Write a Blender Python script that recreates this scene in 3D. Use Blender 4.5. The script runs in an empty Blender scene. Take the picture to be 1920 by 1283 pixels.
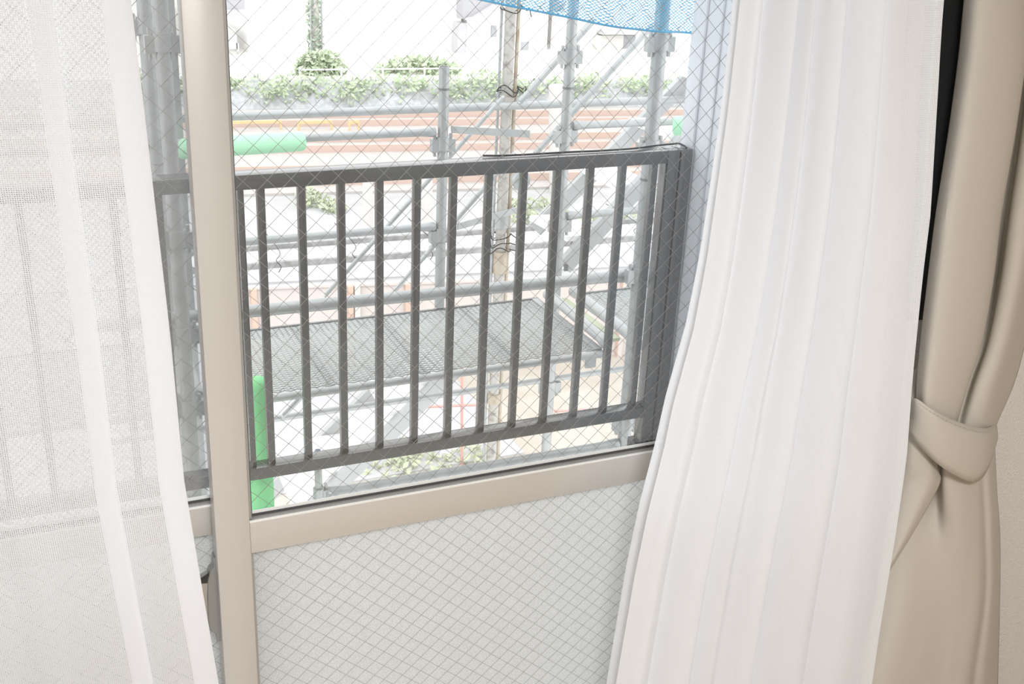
import bpy, bmesh, math, random
from mathutils import Vector, Matrix
random.seed(7)
scene = bpy.context.scene
COL = scene.collection
# ------------------------------------------------------------------ camera model (fitted to the photograph)
W, H, F = 1920.0, 1283.0, 2116.2
CZ = 1.70
yaw, pitch, roll = (math.radians(a) for a in (24.676, 22.224, 2.679))
FWD = Vector((math.sin(yaw)*math.cos(pitch), math.cos(yaw)*math.cos(pitch), -math.sin(pitch)))
_r = Vector((math.cos(yaw), -math.sin(yaw), 0)); _u = _r.cross(FWD)
RT = math.cos(roll)*_r + math.sin(roll)*_u
UP = -math.sin(roll)*_r + math.cos(roll)*_u
EYE = Vector((0, 0, CZ))
def ray(px, py): return FWD + RT*((px-W/2)/F) + UP*((H/2-py)/F)
def at(px, py, Y):
    r = ray(px, py); return EYE + r*(Y/r.y)
def atz(px, py, Z):
    r = ray(px, py); return EYE + r*((Z-CZ)/r.z)
cd = bpy.data.cameras.new('camera'); cam = bpy.data.objects.new('camera', cd); COL.objects.link(cam)
m = Matrix((RT, UP, -FWD)).transposed().to_4x4(); m.translation = EYE
cam.matrix_world = m
cd.sensor_width = 36; cd.lens = F/W*36; cd.clip_start = .02; cd.clip_end = 400
scene.camera = cam

# ------------------------------------------------------------------ materials
def mat(name, col, rough=.6, metal=0, noise=None, bump=None, spec=None, coat=0, ior=None, trans=0):
    M = bpy.data.materials.new(name); M.use_nodes = True
    nt = M.node_tree; b = nt.nodes['Principled BSDF']
    b.inputs['Base Color'].default_value = (*col, 1); b.inputs['Roughness'].default_value = rough
    b.inputs['Metallic'].default_value = metal
    if coat: b.inputs['Coat Weight'].default_value = coat
    if ior: b.inputs['IOR'].default_value = ior
    tc = nt.nodes.new('ShaderNodeTexCoord')
    if noise:
        col2, scale, lo, hi = noise
        n = nt.nodes.new('ShaderNodeTexNoise'); n.inputs['Scale'].default_value = scale; n.inputs['Detail'].default_value = 6
        nt.links.new(tc.outputs['Object'], n.inputs['Vector'])
        r = nt.nodes.new('ShaderNodeValToRGB'); r.color_ramp.elements[0].position = lo; r.color_ramp.elements[1].position = hi
        r.color_ramp.elements[0].color = (*col, 1); r.color_ramp.elements[1].color = (*col2, 1)
        nt.links.new(n.outputs['Fac'], r.inputs['Fac']); nt.links.new(r.outputs['Color'], b.inputs['Base Color'])
    if bump:
        n = nt.nodes.new('ShaderNodeTexNoise'); n.inputs['Scale'].default_value = bump[0]; n.inputs['Detail'].default_value = 3
        nt.links.new(tc.outputs['Object'], n.inputs['Vector'])
        bp = nt.nodes.new('ShaderNodeBump'); bp.inputs['Strength'].default_value = bump[1]; bp.inputs['Distance'].default_value = bump[2] if len(bump) > 2 else .01
        nt.links.new(n.outputs['Fac'], bp.inputs['Height']); nt.links.new(bp.outputs['Normal'], b.inputs['Normal'])
    return M
def math_node(nt, op, a, b=None):
    n = nt.nodes.new('ShaderNodeMath'); n.operation = op
    for i, v in enumerate((a, b)):
        if v is None: continue
        if isinstance(v, (int, float)): n.inputs[i].default_value = v
        else: nt.links.new(v, n.inputs[i])
    return n.outputs[0]
def cloth(name, col, pu, pv, duty_u, duty_v, transl=.5, solid=1., jitter=.35):
    """woven cloth: yarns at pitch pu x pv metres, open holes between them"""
    M = bpy.data.materials.new(name); M.use_nodes = True; nt = M.node_tree
    for n in list(nt.nodes): nt.nodes.remove(n)
    N, L = nt.nodes, nt.links
    uv = N.new('ShaderNodeTexCoord'); sep = N.new('ShaderNodeSeparateXYZ')
    nz = N.new('ShaderNodeTexNoise'); nz.inputs['Scale'].default_value = 420; nz.inputs['Detail'].default_value = 1
    L.new(uv.outputs['UV'], nz.inputs['Vector']); L.new(uv.outputs['UV'], sep.inputs[0])
    off = math_node(nt, 'MULTIPLY', math_node(nt, 'SUBTRACT', nz.outputs['Fac'], .5), jitter)
    def holes(c, p, d):
        f = math_node(nt, 'FRACT', math_node(nt, 'ADD', math_node(nt, 'DIVIDE', c, p), off))
        return math_node(nt, 'GREATER_THAN', f, d)
    h = math_node(nt, 'MULTIPLY', holes(sep.outputs[0], pu, duty_u), holes(sep.outputs[1], pv, duty_v))
    h = math_node(nt, 'MULTIPLY', h, solid)
    d = N.new('ShaderNodeBsdfDiffuse'); d.inputs[0].default_value = (*col, 1)
    t = N.new('ShaderNodeBsdfTranslucent'); t.inputs[0].default_value = (*col, 1)
    mx = N.new('ShaderNodeMixShader'); mx.inputs[0].default_value = transl; L.new(d.outputs[0], mx.inputs[1]); L.new(t.outputs[0], mx.inputs[2])
    tr = N.new('ShaderNodeBsdfTransparent')
    m2 = N.new('ShaderNodeMixShader'); L.new(h, m2.inputs[0]); L.new(mx.outputs[0], m2.inputs[1]); L.new(tr.outputs[0], m2.inputs[2])
    o = N.new('ShaderNodeOutputMaterial'); L.new(m2.outputs[0], o.inputs[0])
    return M
def netmat(name, col, pu, pv, thick):
    """knotted diamond netting"""
    M = bpy.data.materials.new(name); M.use_nodes = True; nt = M.node_tree
    for n in list(nt.nodes): nt.nodes.remove(n)
    N, L = nt.nodes, nt.links
    uv = N.new('ShaderNodeTexCoord'); sep = N.new('ShaderNodeSeparateXYZ'); L.new(uv.outputs['UV'], sep.inputs[0])
    nz = N.new('ShaderNodeTexNoise'); nz.inputs['Scale'].default_value = 22; L.new(uv.outputs['UV'], nz.inputs['Vector'])
    off = math_node(nt, 'MULTIPLY', math_node(nt, 'SUBTRACT', nz.outputs['Fac'], .5), 2.4)
    a = math_node(nt, 'DIVIDE', sep.outputs[0], pu); b = math_node(nt, 'DIVIDE', sep.outputs[1], pv)
    def strand(x):
        f = math_node(nt, 'FRACT', x); return math_node(nt, 'LESS_THAN', math_node(nt, 'ABSOLUTE', math_node(nt, 'SUBTRACT', f, .5)), thick)
    s = math_node(nt, 'MAXIMUM', strand(math_node(nt, 'ADD', math_node(nt, 'ADD', a, b), off)), strand(math_node(nt, 'ADD', math_node(nt, 'SUBTRACT', a, b), off)))
    d = N.new('ShaderNodeBsdfDiffuse'); d.inputs[0].default_value = (*col, 1)
    t = N.new('ShaderNodeBsdfTranslucent'); t.inputs[0].default_value = (*col, 1)
    mx = N.new('ShaderNodeMixShader'); mx.inputs[0].default_value = .45; L.new(d.outputs[0], mx.inputs[1]); L.new(t.outputs[0], mx.inputs[2])
    tr = N.new('ShaderNodeBsdfTransparent')
    m2 = N.new('ShaderNodeMixShader'); L.new(s, m2.inputs[0]); L.new(tr.outputs[0], m2.inputs[1]); L.new(mx.outputs[0], m2.inputs[2])
    o = N.new('ShaderNodeOutputMaterial'); L.new(m2.outputs[0], o.inputs[0])
    return M
def glassmat(name, refl, tint):
    M = bpy.data.materials.new(name); M.use_nodes = True; nt = M.node_tree
    for n in list(nt.nodes): nt.nodes.remove(n)
    N, L = nt.nodes, nt.links
    tr = N.new('ShaderNodeBsdfTransparent'); tr.inputs[0].default_value = (*tint, 1)
    g = N.new('ShaderNodeBsdfGlossy'); g.inputs['Roughness'].default_value = .02
    fr = N.new('ShaderNodeFresnel'); fr.inputs[0].default_value = refl
    mx = N.new('ShaderNodeMixShader'); L.new(fr.outputs[0], mx.inputs[0]); L.new(tr.outputs[0], mx.inputs[1]); L.new(g.outputs[0], mx.inputs[2])
    o = N.new('ShaderNodeOutputMaterial'); L.new(mx.outputs[0], o.inputs[0])
    return M
def frosted(name):
    M = bpy.data.materials.new(name); M.use_nodes = True; nt = M.node_tree
    for n in list(nt.nodes): nt.nodes.remove(n)
    N, L = nt.nodes, nt.links
    tc = N.new('ShaderNodeTexCoord'); nz = N.new('ShaderNodeTexNoise'); nz.inputs['Scale'].default_value = 450; nz.inputs['Detail'].default_value = 2
    L.new(tc.outputs['Object'], nz.inputs['Vector'])
    cr = N.new('ShaderNodeValToRGB'); cr.color_ramp.elements[0].position = .32; cr.color_ramp.elements[1].position = .6
    cr.color_ramp.elements[0].color = (.63, .635, .63, 1); cr.color_ramp.elements[1].color = (.82, .825, .815, 1)
    L.new(nz.outputs['Fac'], cr.inputs[0])
    d = N.new('ShaderNodeBsdfDiffuse'); t = N.new('ShaderNodeBsdfTranslucent')
    L.new(cr.outputs[0], d.inputs[0]); L.new(cr.outputs[0], t.inputs[0])
    mx = N.new('ShaderNodeMixShader'); mx.inputs[0].default_value = FROST_T; L.new(d.outputs[0], mx.inputs[1]); L.new(t.outputs[0], mx.inputs[2])
    o = N.new('ShaderNodeOutputMaterial'); L.new(mx.outputs[0], o.inputs[0])
    return M
FROST_T = .66
SKY = 2.25
M = dict(
 alu=mat('aluminium_champagne', (.52, .50, .47), .38, .25, coat=.2),
 alu_in=mat('aluminium_grey', (.34, .335, .32), .4, .3),
 gasket=mat('rubber_gasket', (.06, .06, .06), .6),
 silicone_highlight=mat('silicone_and_highlight', (.72, .72, .7), .3),  # glazing bead, also the painted highlight on the rail edge
 glass=glassmat('window_glass', 1.45, (.985, .99, .985)),
 frost=frosted('frosted_glass'),
 wire=mat('embedded_wire', (.34, .33, .32), .4, .5),
 wire2=mat('embedded_wire_dull', (.36, .355, .345), .6, .2),
 sheer=cloth('white_sheer_fabric', (.90, .91, .935), .0026, .0024, .595, .575, .52, 1., .5),
 sheer_d=cloth('white_sheer_fabric_close', (.91, .92, .945), .0026, .0024, .78, .76, .5, 1., .5),
 drape=mat('beige_blackout_fabric', (.50, .46, .40), .75, bump=(900, .12, .002)),
 lining=mat('black_lining', (.006, .006, .006), .9),
 paper=mat('wallpaper', (.68, .655, .615), .8, bump=(260, .55, .006)),
 plaster=mat('white_plaster', (.82, .8, .77), .8),
 floorwood=mat('wood_floor', (.50, .40, .29), .35, noise=((.60, .49, .37), 3, .4, .6)),
 partition=mat('painted_partition', (.62, .65, .70), .5),
 partition_line=mat('partition_trim_paint', (.50, .53, .58), .5),
 slab=mat('balcony_concrete', (.66, .66, .64), .8),
 rail=mat('dark_bronze_aluminium', (.050, .050, .052), .2, 0, ior=2.2),
 cable=mat('black_cable', (.03, .03, .035), .6),
 galv=mat('galvanised_steel', (.385, .40, .405), .36, .3, noise=((.46, .475, .48), 14, .35, .7)),
 galv_d=mat('galvanised_steel_dark', (.21, .22, .22), .45, .35),
 dirty=mat('weathered_steel', (.52, .50, .47), .7, .1, noise=((.22, .20, .18), 26, .52, .75)),
 rust=mat('weathered_tan_steel', (.50, .44, .36), .7, 0, noise=((.34, .25, .17), 18, .45, .75)),
 stair=mat('aluminium_stair', (.46, .47, .475), .45, .1),
 tread=mat('white_stair_tread', (.86, .86, .86), .6),
 mesh=mat('expanded_steel', (.48, .50, .50), .45, .3),
 green=mat('green_foam', (.25, .68, .33), .75, bump=(60, .1, .01)),
 green2=mat('pale_green_foam', (.44, .80, .54), .75),
 net=netmat('blue_netting', (.075, .33, .54), .0165, .0095, .14),
 hem=mat('blue_rope', (.10, .36, .58), .8),
 screen=netmat('grey_screen', (.30, .30, .30), .0022, .0022, .14),
 white=mat('white_wall_paint', (.93, .92, .92), .8),
 greyroof=mat('grey_roof', (.44, .44, .47), .7),
 bgrey=mat('building_grey', (.50, .50, .52), .8),
 bwin=mat('building_window', (.40, .41, .43), .5),
 cream=mat('cream_wall_paint', (.60, .59, .56), .8),
 ballast=mat('ballast', (.45, .415, .40), .95, noise=((.49, .465, .45), 5, .35, .65)),
 railsteel=mat('rusty_rail', (.56, .43, .375), .8),
 gravel=mat('gravel', (.40, .40, .40), .95, noise=((.46, .455, .455), 3, .35, .7)),
 pave=mat('pale_pavement', (.46, .46, .48), .9),
 soil=mat('brown_soil', (.46, .41, .36), .95, noise=((.49, .47, .42), 2.2, .4, .65)),
 stone=mat('stone_bank', (.40, .415, .44), .9, noise=((.54, .54, .56), 8, .4, .65)),
 leaf=mat('leaf', (.40, .49, .32), .8, noise=((.50, .57, .43), 3, .35, .65)),
 leaf_d=mat('leaf_dark', (.32, .40, .30), .8, noise=((.42, .50, .39), 3, .35, .65)),
 weed=mat('weed', (.42, .46, .32), .8, noise=((.47, .50, .38), 3, .35, .65)),
 pinkp=mat('pink_panel', (.60, .545, .525), .8), orange=mat('orange_post', (.62, .45, .37), .8),
 redp=mat('red_pipe', (.60, .36, .33), .7), yellow=mat('yellow_paint', (.66, .50, .27), .6),
 pole=mat('concrete_pole', (.62, .60, .58), .9), plank=mat('plank_dark', (.30, .30, .30), .7, noise=((.46, .46, .46), 30, .4, .7)),
 plankw=mat('plank_white', (.82, .82, .82), .7), lock=mat('lock_grey', (.28, .285, .28), .35, .5),
 chrome=mat('chrome', (.42, .42, .42), .3, .8), blackp=mat('black_plastic', (.02, .02, .02), .4), bluecap=mat('blue_cap', (.18, .25, .36), .5),
)

# ------------------------------------------------------------------ mesh helpers
class MB:
    def __init__(s): s.v = []; s.f = []; s.uv = None
    def box(s, a, b):
        x0, y0, z0 = a; x1, y1, z1 = b; n = len(s.v)
        s.v += [(x0,y0,z0),(x1,y0,z0),(x1,y1,z0),(x0,y1,z0),(x0,y0,z1),(x1,y0,z1),(x1,y1,z1),(x0,y1,z1)]
        s.f += [tuple(n+i for i in q) for q in ((3,2,1,0),(4,5,6,7),(0,1,5,4),(1,2,6,5),(2,3,7,6),(3,0,4,7))]; return s
    def tube(s, p, q, r, seg=16, r2=None):
        p, q = Vector(p), Vector(q); d = (q-p).normalized(); r2 = r if r2 is None else r2
        a = d.orthogonal().normalized(); b = d.cross(a); n = len(s.v)
        for c, rr in ((p, r), (q, r2)):
            for i in range(seg):
                t = 2*math.pi*i/seg; s.v.append(tuple(c+(a*math.cos(t)+b*math.sin(t))*rr))
        s.f += [(n+i, n+(i+1)%seg, n+seg+(i+1)%seg, n+seg+i) for i in range(seg)]
        s.f += [tuple(n+i for i in reversed(range(seg))), tuple(n+seg+i for i in range(seg))]; return s
    def hollow(s, p, q, r, ri, seg=16):
        p, q = Vector(p), Vector(q); d = (q-p).normalized(); a = d.orthogonal().normalized(); b = d.cross(a); n = len(s.v)
        for c, rr in ((p, ri), (p, r), (q, r), (q, ri)):
            for i in range(seg):
                t = 2*math.pi*i/seg; s.v.append(tuple(c+(a*math.cos(t)+b*math.sin(t))*rr))
        for k in range(4):
            k2 = (k+1) % 4
            s.f += [(n+k*seg+i, n+k*seg+(i+1)%seg, n+k2*seg+(i+1)%seg, n+k2*seg+i) for i in range(seg)]
        return s
    def lathe(s, p, q, prof, seg=20):
        """prof: list of (t along p-q, radius)"""
        p, q = Vector(p), Vector(q); d = (q-p).normalized(); a = d.orthogonal().normalized(); b = d.cross(a); n = len(s.v)
        for t, r in prof:
            c = p+(q-p)*t
            for i in range(seg):
                w = 2*math.pi*i/seg; s.v.append(tuple(c+(a*math.cos(w)+b*math.sin(w))*r))
        for k in range(len(prof)-1):
            s.f += [(n+k*seg+i, n+k*seg+(i+1)%seg, n+(k+1)*seg+(i+1)%seg, n+(k+1)*seg+i) for i in range(seg)]
        s.f += [tuple(n+i for i in reversed(range(seg))), tuple(n+(len(prof)-1)*seg+i for i in range(seg))]; return s
    def path(s, pts, r, seg=8):
        pts = [Vector(p) for p in pts]; n = len(s.v); ref = Vector((.13, .3, .9)).normalized()
        for k, c in enumerate(pts):
            d = (pts[min(k+1, len(pts)-1)]-pts[max(k-1, 0)]).normalized(); a = d.cross(ref).normalized(); b = d.cross(a)
            for i in range(seg):
                t = 2*math.pi*i/seg; s.v.append(tuple(c+(a*math.cos(t)+b*math.sin(t))*r))
        for k in range(len(pts)-1):
            s.f += [(n+k*seg+i, n+k*seg+(i+1)%seg, n+(k+1)*seg+(i+1)%seg, n+(k+1)*seg+i) for i in range(seg)]
        s.f += [tuple(n+i for i in range(seg)), tuple(n+(len(pts)-1)*seg+i for i in reversed(range(seg)))]; return s
    def bar(s, p, q, w, h, up=(0, 0, 1)):
        """rectangular bar from p to q: w across, h along 'up'"""
        p, q = Vector(p), Vector(q); d = (q-p).normalized(); sd = d.cross(Vector(up)).normalized(); u = sd.cross(d); n = len(s.v)
        for c in (p, q):
            for i, j in ((-1,-1),(1,-1),(1,1),(-1,1)): s.v.append(tuple(c+sd*(i*w/2)+u*(j*h/2)))
        s.f += [tuple(n+i for i in q4) for q4 in ((0,1,2,3),(7,6,5,4),(0,4,5,1),(1,5,6,2),(2,6,7,3),(3,7,4,0))]; return s
    def prism(s, poly, d):
        """closed polygon of 3D points pushed along vector d"""
        n = len(s.v); k = len(poly); d = Vector(d)
        s.v += [tuple(Vector(p)) for p in poly]+[tuple(Vector(p)+d) for p in poly]
        s.f += [tuple(n+i for i in range(k)), tuple(n+k+i for i in reversed(range(k)))]
        s.f += [(n+i, n+k+i, n+k+(i+1)%k, n+(i+1)%k) for i in range(k)]; return s
    def quad(s, *p):
        n = len(s.v); s.v += [tuple(q) for q in p]; s.f.append(tuple(range(n, n+len(p)))); return s
    def grid(s, rows, scale=1.):
        n = len(s.v); R, C = len(rows), len(rows[0]); mid = rows[R//2]
        us = [0.]; vs = [0.]
        for i in range(1, C): us.append(us[-1]+(Vector(mid[i])-Vector(mid[i-1])).length)
        for i in range(1, R): vs.append(vs[-1]+(Vector(rows[i][C//2])-Vector(rows[i-1][C//2])).length)
        s.uv = s.uv or {}
        for r in range(R):
            for c in range(C):
                s.uv[len(s.v)] = (us[c], vs[r]); s.v.append(tuple(rows[r][c]))
        s.f += [(n+r*C+c, n+r*C+c+1, n+(r+1)*C+c+1, n+(r+1)*C+c) for r in range(R-1) for c in range(C-1)]; return s
    def build(s, name, material, parent=None, smooth=None, bevel=0, solid=0):
        me = bpy.data.meshes.new(name); o = bpy.data.objects.new(name, me); COL.objects.link(o)
        org = Vector((0, 0, 0)) if parent is None else Vector(parent['_o'])
        me.from_pydata([tuple(Vector(v)-org) for v in s.v], [], s.f)
        if s.uv:
            l = me.uv_layers.new()
            for lp in me.loops: l.data[lp.index].uv = s.uv.get(lp.vertex_index, (0, 0))
        bm = bmesh.new(); bm.from_mesh(me)
        if not s.uv: bmesh.ops.recalc_face_normals(bm, faces=bm.faces)
        if bevel: 
            bmesh.ops.bevel(bm, geom=[e for e in bm.edges if e.calc_face_angle(0) > .6], offset=bevel, segments=2, profile=.5, affect='EDGES')
        for e in bm.edges: e.smooth = e.calc_face_angle(0) < .7
        for f in bm.faces: f.smooth = True if smooth is None else smooth
        bm.to_mesh(me); bm.free()
        me.materials.append(M[material] if isinstance(material, str) else material)
        if solid:
            md = o.modifiers.new('thickness', 'SOLIDIFY'); md.thickness = solid; md.offset = -1
        if parent is not None: o.parent = parent
        return o
def thing(name, label, cat, loc, group=None, kind=None):
    o = bpy.data.objects.new(name, None); COL.objects.link(o); o.location = loc; o.empty_display_size = .05
    o['_o'] = tuple(loc); tag(o, label, cat, group, kind); return o
def tag(o, label=None, cat=None, group=None, kind=None):
    if label: o['label'] = label
    if cat: o['category'] = cat
    if group: o['group'] = group
    if kind: o['kind'] = kind
    return o
def sub(o, org):            # let a mesh part carry sub-parts
    o['_o'] = tuple(org); return o
def struct(o, label=None): return tag(o, label, None, None, 'structure')
def lerp(a, b, t): return a+(b-a)*t
def interp(tbl, t):
    """piecewise-linear table [(t, v...)]"""
    if t <= tbl[0][0]: i = 0
    elif t >= tbl[-1][0]: i = len(tbl)-2
    else: i = max(k for k in range(len(tbl)-1) if tbl[k][0] <= t)
    a, b = tbl[i], tbl[i+1]; w = (t-a[0])/(b[0]-a[0])
    return tuple(lerp(x, y, w) for x, y in zip(a[1:], b[1:]))
def catmull(P, n):
    out = []
    for i in range(len(P)-1):
        p0, p1, p2, p3 = P[max(i-1, 0)], P[i], P[i+1], P[min(i+2, len(P)-1)]
        for k in range(n):
            t = k/n; out.append(.5*((2*p1)+(p2-p0)*t+(2*p0-5*p1+4*p2-p3)*t*t+(3*p1-p0-3*p2+p3)*t**3))
    out.append(P[-1]); return out

# ------------------------------------------------------------------ room shell
XL, XR, YB, ZC = -2.3, 2.75, -3.2, 2.45
YW = 1.47                                             # inner face of the window wall
OX0, OX1, OZ0, OZ1 = -.82, 1.36, -.09, 2.02            # window opening
w = MB(); w.box((XL-.15, YW, -.3), (OX0, YW+.16, 2.6)); w.box((OX1, YW, -.3), (XR+.15, YW+.16, 2.6))
w.box((OX0, YW, OZ1), (OX1, YW+.16, 2.6)); w.box((OX0, YW, -.3), (OX1, YW+.16, OZ0))
struct(w.build('wall_front', 'paper', smooth=False))
struct(MB().box((XL-.15, YB, -.2), (XL, YW, 2.6)).build('wall_left', 'paper'))
struct(MB().box((XR, YB, -.2), (XR+.15, YW, 2.6)).build('wall_right', 'paper'))
struct(MB().box((XL-.15, YB-.15, -.2), (XR+.15, YB, 2.6)).build('wall_back', 'plaster'))
struct(MB().box((XL-.15, YB-.15, ZC), (XR+.15, YW, 2.6)).build('ceiling', 'plaster'))
struct(MB().box((XL-.15, YB-.15, -.32), (XR+.15, YW, -.12)).build('floor', 'floorwood'))
struct(MB().box((OX1+.02, YW-.012, -.12), (XR, YW, -.06)).build('baseboard_right', 'plaster'))
# outer window frame
f = MB(); f.box((OX0, YW, OZ0), (OX0+.035, YW+.15, OZ1)); f.box((OX1-.035, YW, OZ0), (OX1, YW+.15, OZ1))
f.box((OX0+.035, YW, OZ1-.035), (OX1-.035, YW+.15, OZ1)); f.box((OX0+.035, YW, OZ0), (OX1-.035, YW+.15, OZ0+.03))
struct(f.build('trim_1', 'alu', smooth=False))

def wires(x0, x1, z0, z1, y, r, px=.0335, pz=.0328, ox=0., oz=0.):
    """two families of straight wires crossing as diamonds, clipped to a pane"""
    b = MB(); k = pz/px
    for sg in (1, -1):
        c = []
        span = (x1-x0)*k+(z1-z0)
        base = (oz-z0) - sg*k*(ox-x0)
        lo = -((x1-x0)*k) if sg > 0 else 0
        n0 = math.floor((lo-base)/pz)-1
        for n in range(n0, n0+int(span/pz)+4):
            c0 = base+n*pz                      # z-z0 = c0 + sg*k*(x-x0)
            xs = sorted(((0-c0)/(sg*k), ((z1-z0)-c0)/(sg*k)))
            a, e = max(0, xs[0]), min(x1-x0, xs[1])
            if e-a < .004: continue
            yy = y+sg*r*.9
            b.tube((x0+a, yy, z0+c0+sg*k*a), (x0+e, yy, z0+c0+sg*k*e), r, 4)
    return b
def sash(name, x0, x1, Y, zr0, zr1, ox, oz, wr=.0515):
    """one sliding sash: stiles, rails, clear wired pane above, frosted wired pane below"""
    zt, zb, d = OZ1-.03, OZ0+.03, .034
    win = thing(name, None, None, (x0, Y, zb), kind='structure')
    for a, e in ((x0, x0+.0515), (x1-wr, x1)):
        MB().box((a, Y, zb), (e, Y+d, zt)).build('stile', 'alu', win, bevel=.0012)
    a, e = x0+.0515, x1-wr
    MB().box((a, Y+.001, zr0), (e, Y+d-.001, zr1-.003)).build('mid_rail', 'alu', win, bevel=.0012)
    MB().box((a, Y+.001, zb), (e, Y+d, zb+.06)).build('bottom_rail', 'alu', win)
    MB().box((a, Y+.001, zt-.05), (e, Y+d, zt)).build('top_rail', 'alu', win)
    gy = Y+.019                                     # glass front face
    # pale strip painted as the bevel highlight, grey glazing channel, dark gasket and clear bead
    MB().box((a, Y+.0006, zr1-.003), (e, Y+.003, zr1)).build('lip_highlight', 'silicone_highlight', win)
    c = MB(); c.box((a, Y+.003, zr1-.004), (e, gy+.008, zr1-.001))
    c.box((a, Y+.007, zr1), (a+.0045, gy, zt-.05)); c.box((e-.0045, Y+.007, zr1), (e, gy, zt-.05))
    c.box((a, Y+.007, zb+.06), (a+.0045, gy, zr0)); c.box((e-.0045, Y+.007, zb+.06), (e, gy, zr0))
    c.build('glazing_channel', 'alu_in', win)
    g = MB(); g.box((a+.0045, gy-.0035, zr1-.001), (e-.0045, gy+.001, zr1+.0025)); g.box((a+.0045, gy-.0015, zr1+.0025), (a+.0075, gy, zt-.05))
    g.build('gasket', 'gasket', win)
    s = MB(); s.box((a+.0045, gy-.0012, zr1+.0025), (e-.0045, gy, zr1+.0075)); s.build('glazing_bead', 'silicone_highlight', win)
    gl = MB().box((a, gy, zr1-.004), (e, gy+.0068, zt-.045)).build('upper_pane', 'glass', win, smooth=False)
    tag(gl, 'clear wired glass upper pane')
    wm = wires(a, e, zr1-.001, zt-.05, gy+.0034, .00037, ox=ox, oz=oz).build('wire_mesh', 'wire', win)
    gl = MB().box((a, gy+.003, zb+.055), (e, gy+.0068, zr0+.004)).build('lower_pane', 'frost', win, smooth=False)
    tag(gl, 'frosted wired glass lower pane')
    wires(a, e, zb+.06, zr0, gy+.0012, .00032, ox=ox, oz=oz-.6, pz=.0295).build('wire_mesh', 'wire2', win)
    return win
win = sash('window_1', .2145, 1.27, 1.50, .7262, .7835, .3345, 1.3204)
win2 = sash('window_2', -.76, .262, 1.543, .7455, .7985, .1911, 1.4934, wr=.033)
# crescent lock beside the meeting stile
win2['_o'] = (-.76, 1.543, OZ0+.03)
pts = [(401, 1047), (401, 1066), (394, 1073), (389, 1090), (389, 1140), (391, 1165), (395, 1184), (407, 1191), (407, 1203), (424, 1203), (420, 1047)]
lk = MB().prism([at(x, y, 1.519) for x, y in pts], (0, .02, 0)).build('crescent_lock', 'lock', win2, smooth=False, bevel=.0015)
lk['_o'] = tuple(win2['_o'])
lev = [(391, 1079), (376, 1088), (377, 1110), (381, 1130), (388, 1168), (391, 1160), (389, 1120)]
lo = MB().prism([at(x, y, 1.517) for x, y in lev], (0, .016, 0)).build('lock_lever', 'chrome', win2, smooth=False, bevel=.001)
MB().prism([at(x, y, 1.514) for x, y in [(391, 1078), (377, 1087), (377, 1095), (389, 1094)]], (0, .004, 0)).build('lock_screw_cover', 'blackp', win2, smooth=False)

# insect screen outside the left sash
sc = thing('insect_screen', 'grey fine-mesh sliding insect screen behind the left window sash', 'insect screen', (-.74, 1.604, .06))
sf = MB()
for a, e in (((-.74, 1.6, .06), (-.71, 1.612, 1.99)), ((.236, 1.6, .06), (.262, 1.612, 1.99)), ((-.71, 1.6, 1.96), (.236, 1.612, 1.99)), ((-.71, 1.6, .06), (.236, 1.612, .1))): sf.box(a, e)
sf.build('screen_frame', 'alu_in', sc, smooth=False)
MB().grid([[(lerp(-.71, .236, i/4), 1.606, z) for i in range(5)] for z in (.1, .7, 1.3, 1.96)]).build('screen_mesh', 'screen', sc)

# ------------------------------------------------------------------ curtains
def sheet_rows(zs, left, right, prof, n=5):
    """left/right: [(z, x, y)]; prof: [(s, dy)] cross-section across the width (s may run back for a lapped pleat)"""
    rows = []
    for z in zs:
        xl, yl = interp(left, z); xr, yr = interp(right, z)
        P = [Vector((lerp(xl, xr, s), lerp(yl, yr, s)+dy*(1+.25*math.sin(z*3+s*9)), z)) for s, dy in prof]
        rows.append(catmull(P, n))
    return rows
zs = [-.09+i*.04 for i in range(58)]
# left sheer
def edge(pts, Y): 
    t = sorted([(at(x, y, Y if not callable(Y) else Y(y)).z, at(x, y, Y if not callable(Y) else Y(y)).x, Y if not callable(Y) else Y(y)) for x, y in pts]); return t
L_edge = edge([(245, 0), (268, 190), (290, 380), (318, 620), (345, 900), (375, 1080), (410, 1283)], 1.36)
L_left = [(0, -.82, 1.37), (2.2, -.80, 1.37)]
prof = [(i/26*.79, .007*math.sin(i*1.35)+.004*math.sin(i*.53)) for i in range(27)]
prof += [(.83, .004), (.868, -.002), (.90, -.007), (.913, -.009), (.905, -.005), (.888, -.003), (.893, 0), (.92, .003), (.955, .003), (.985, 0), (1, -.003)]
s1 = thing('sheer_curtain', 'white sheer curtain drawn across the left sash, dark railing showing through', 'curtain', (-.3, 1.37, .04))
MB().grid(sheet_rows(zs, L_left, L_edge, prof, 4)).build('sheer_panel', 'sheer', s1)
hem = [(.968, .0022), (.98, .0018), (.992, .0005), (.9995, -.0012)]
MB().grid(sheet_rows(zs, L_left, L_edge, hem, 3)).build('side_hem', 'sheer_d', s1)
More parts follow.
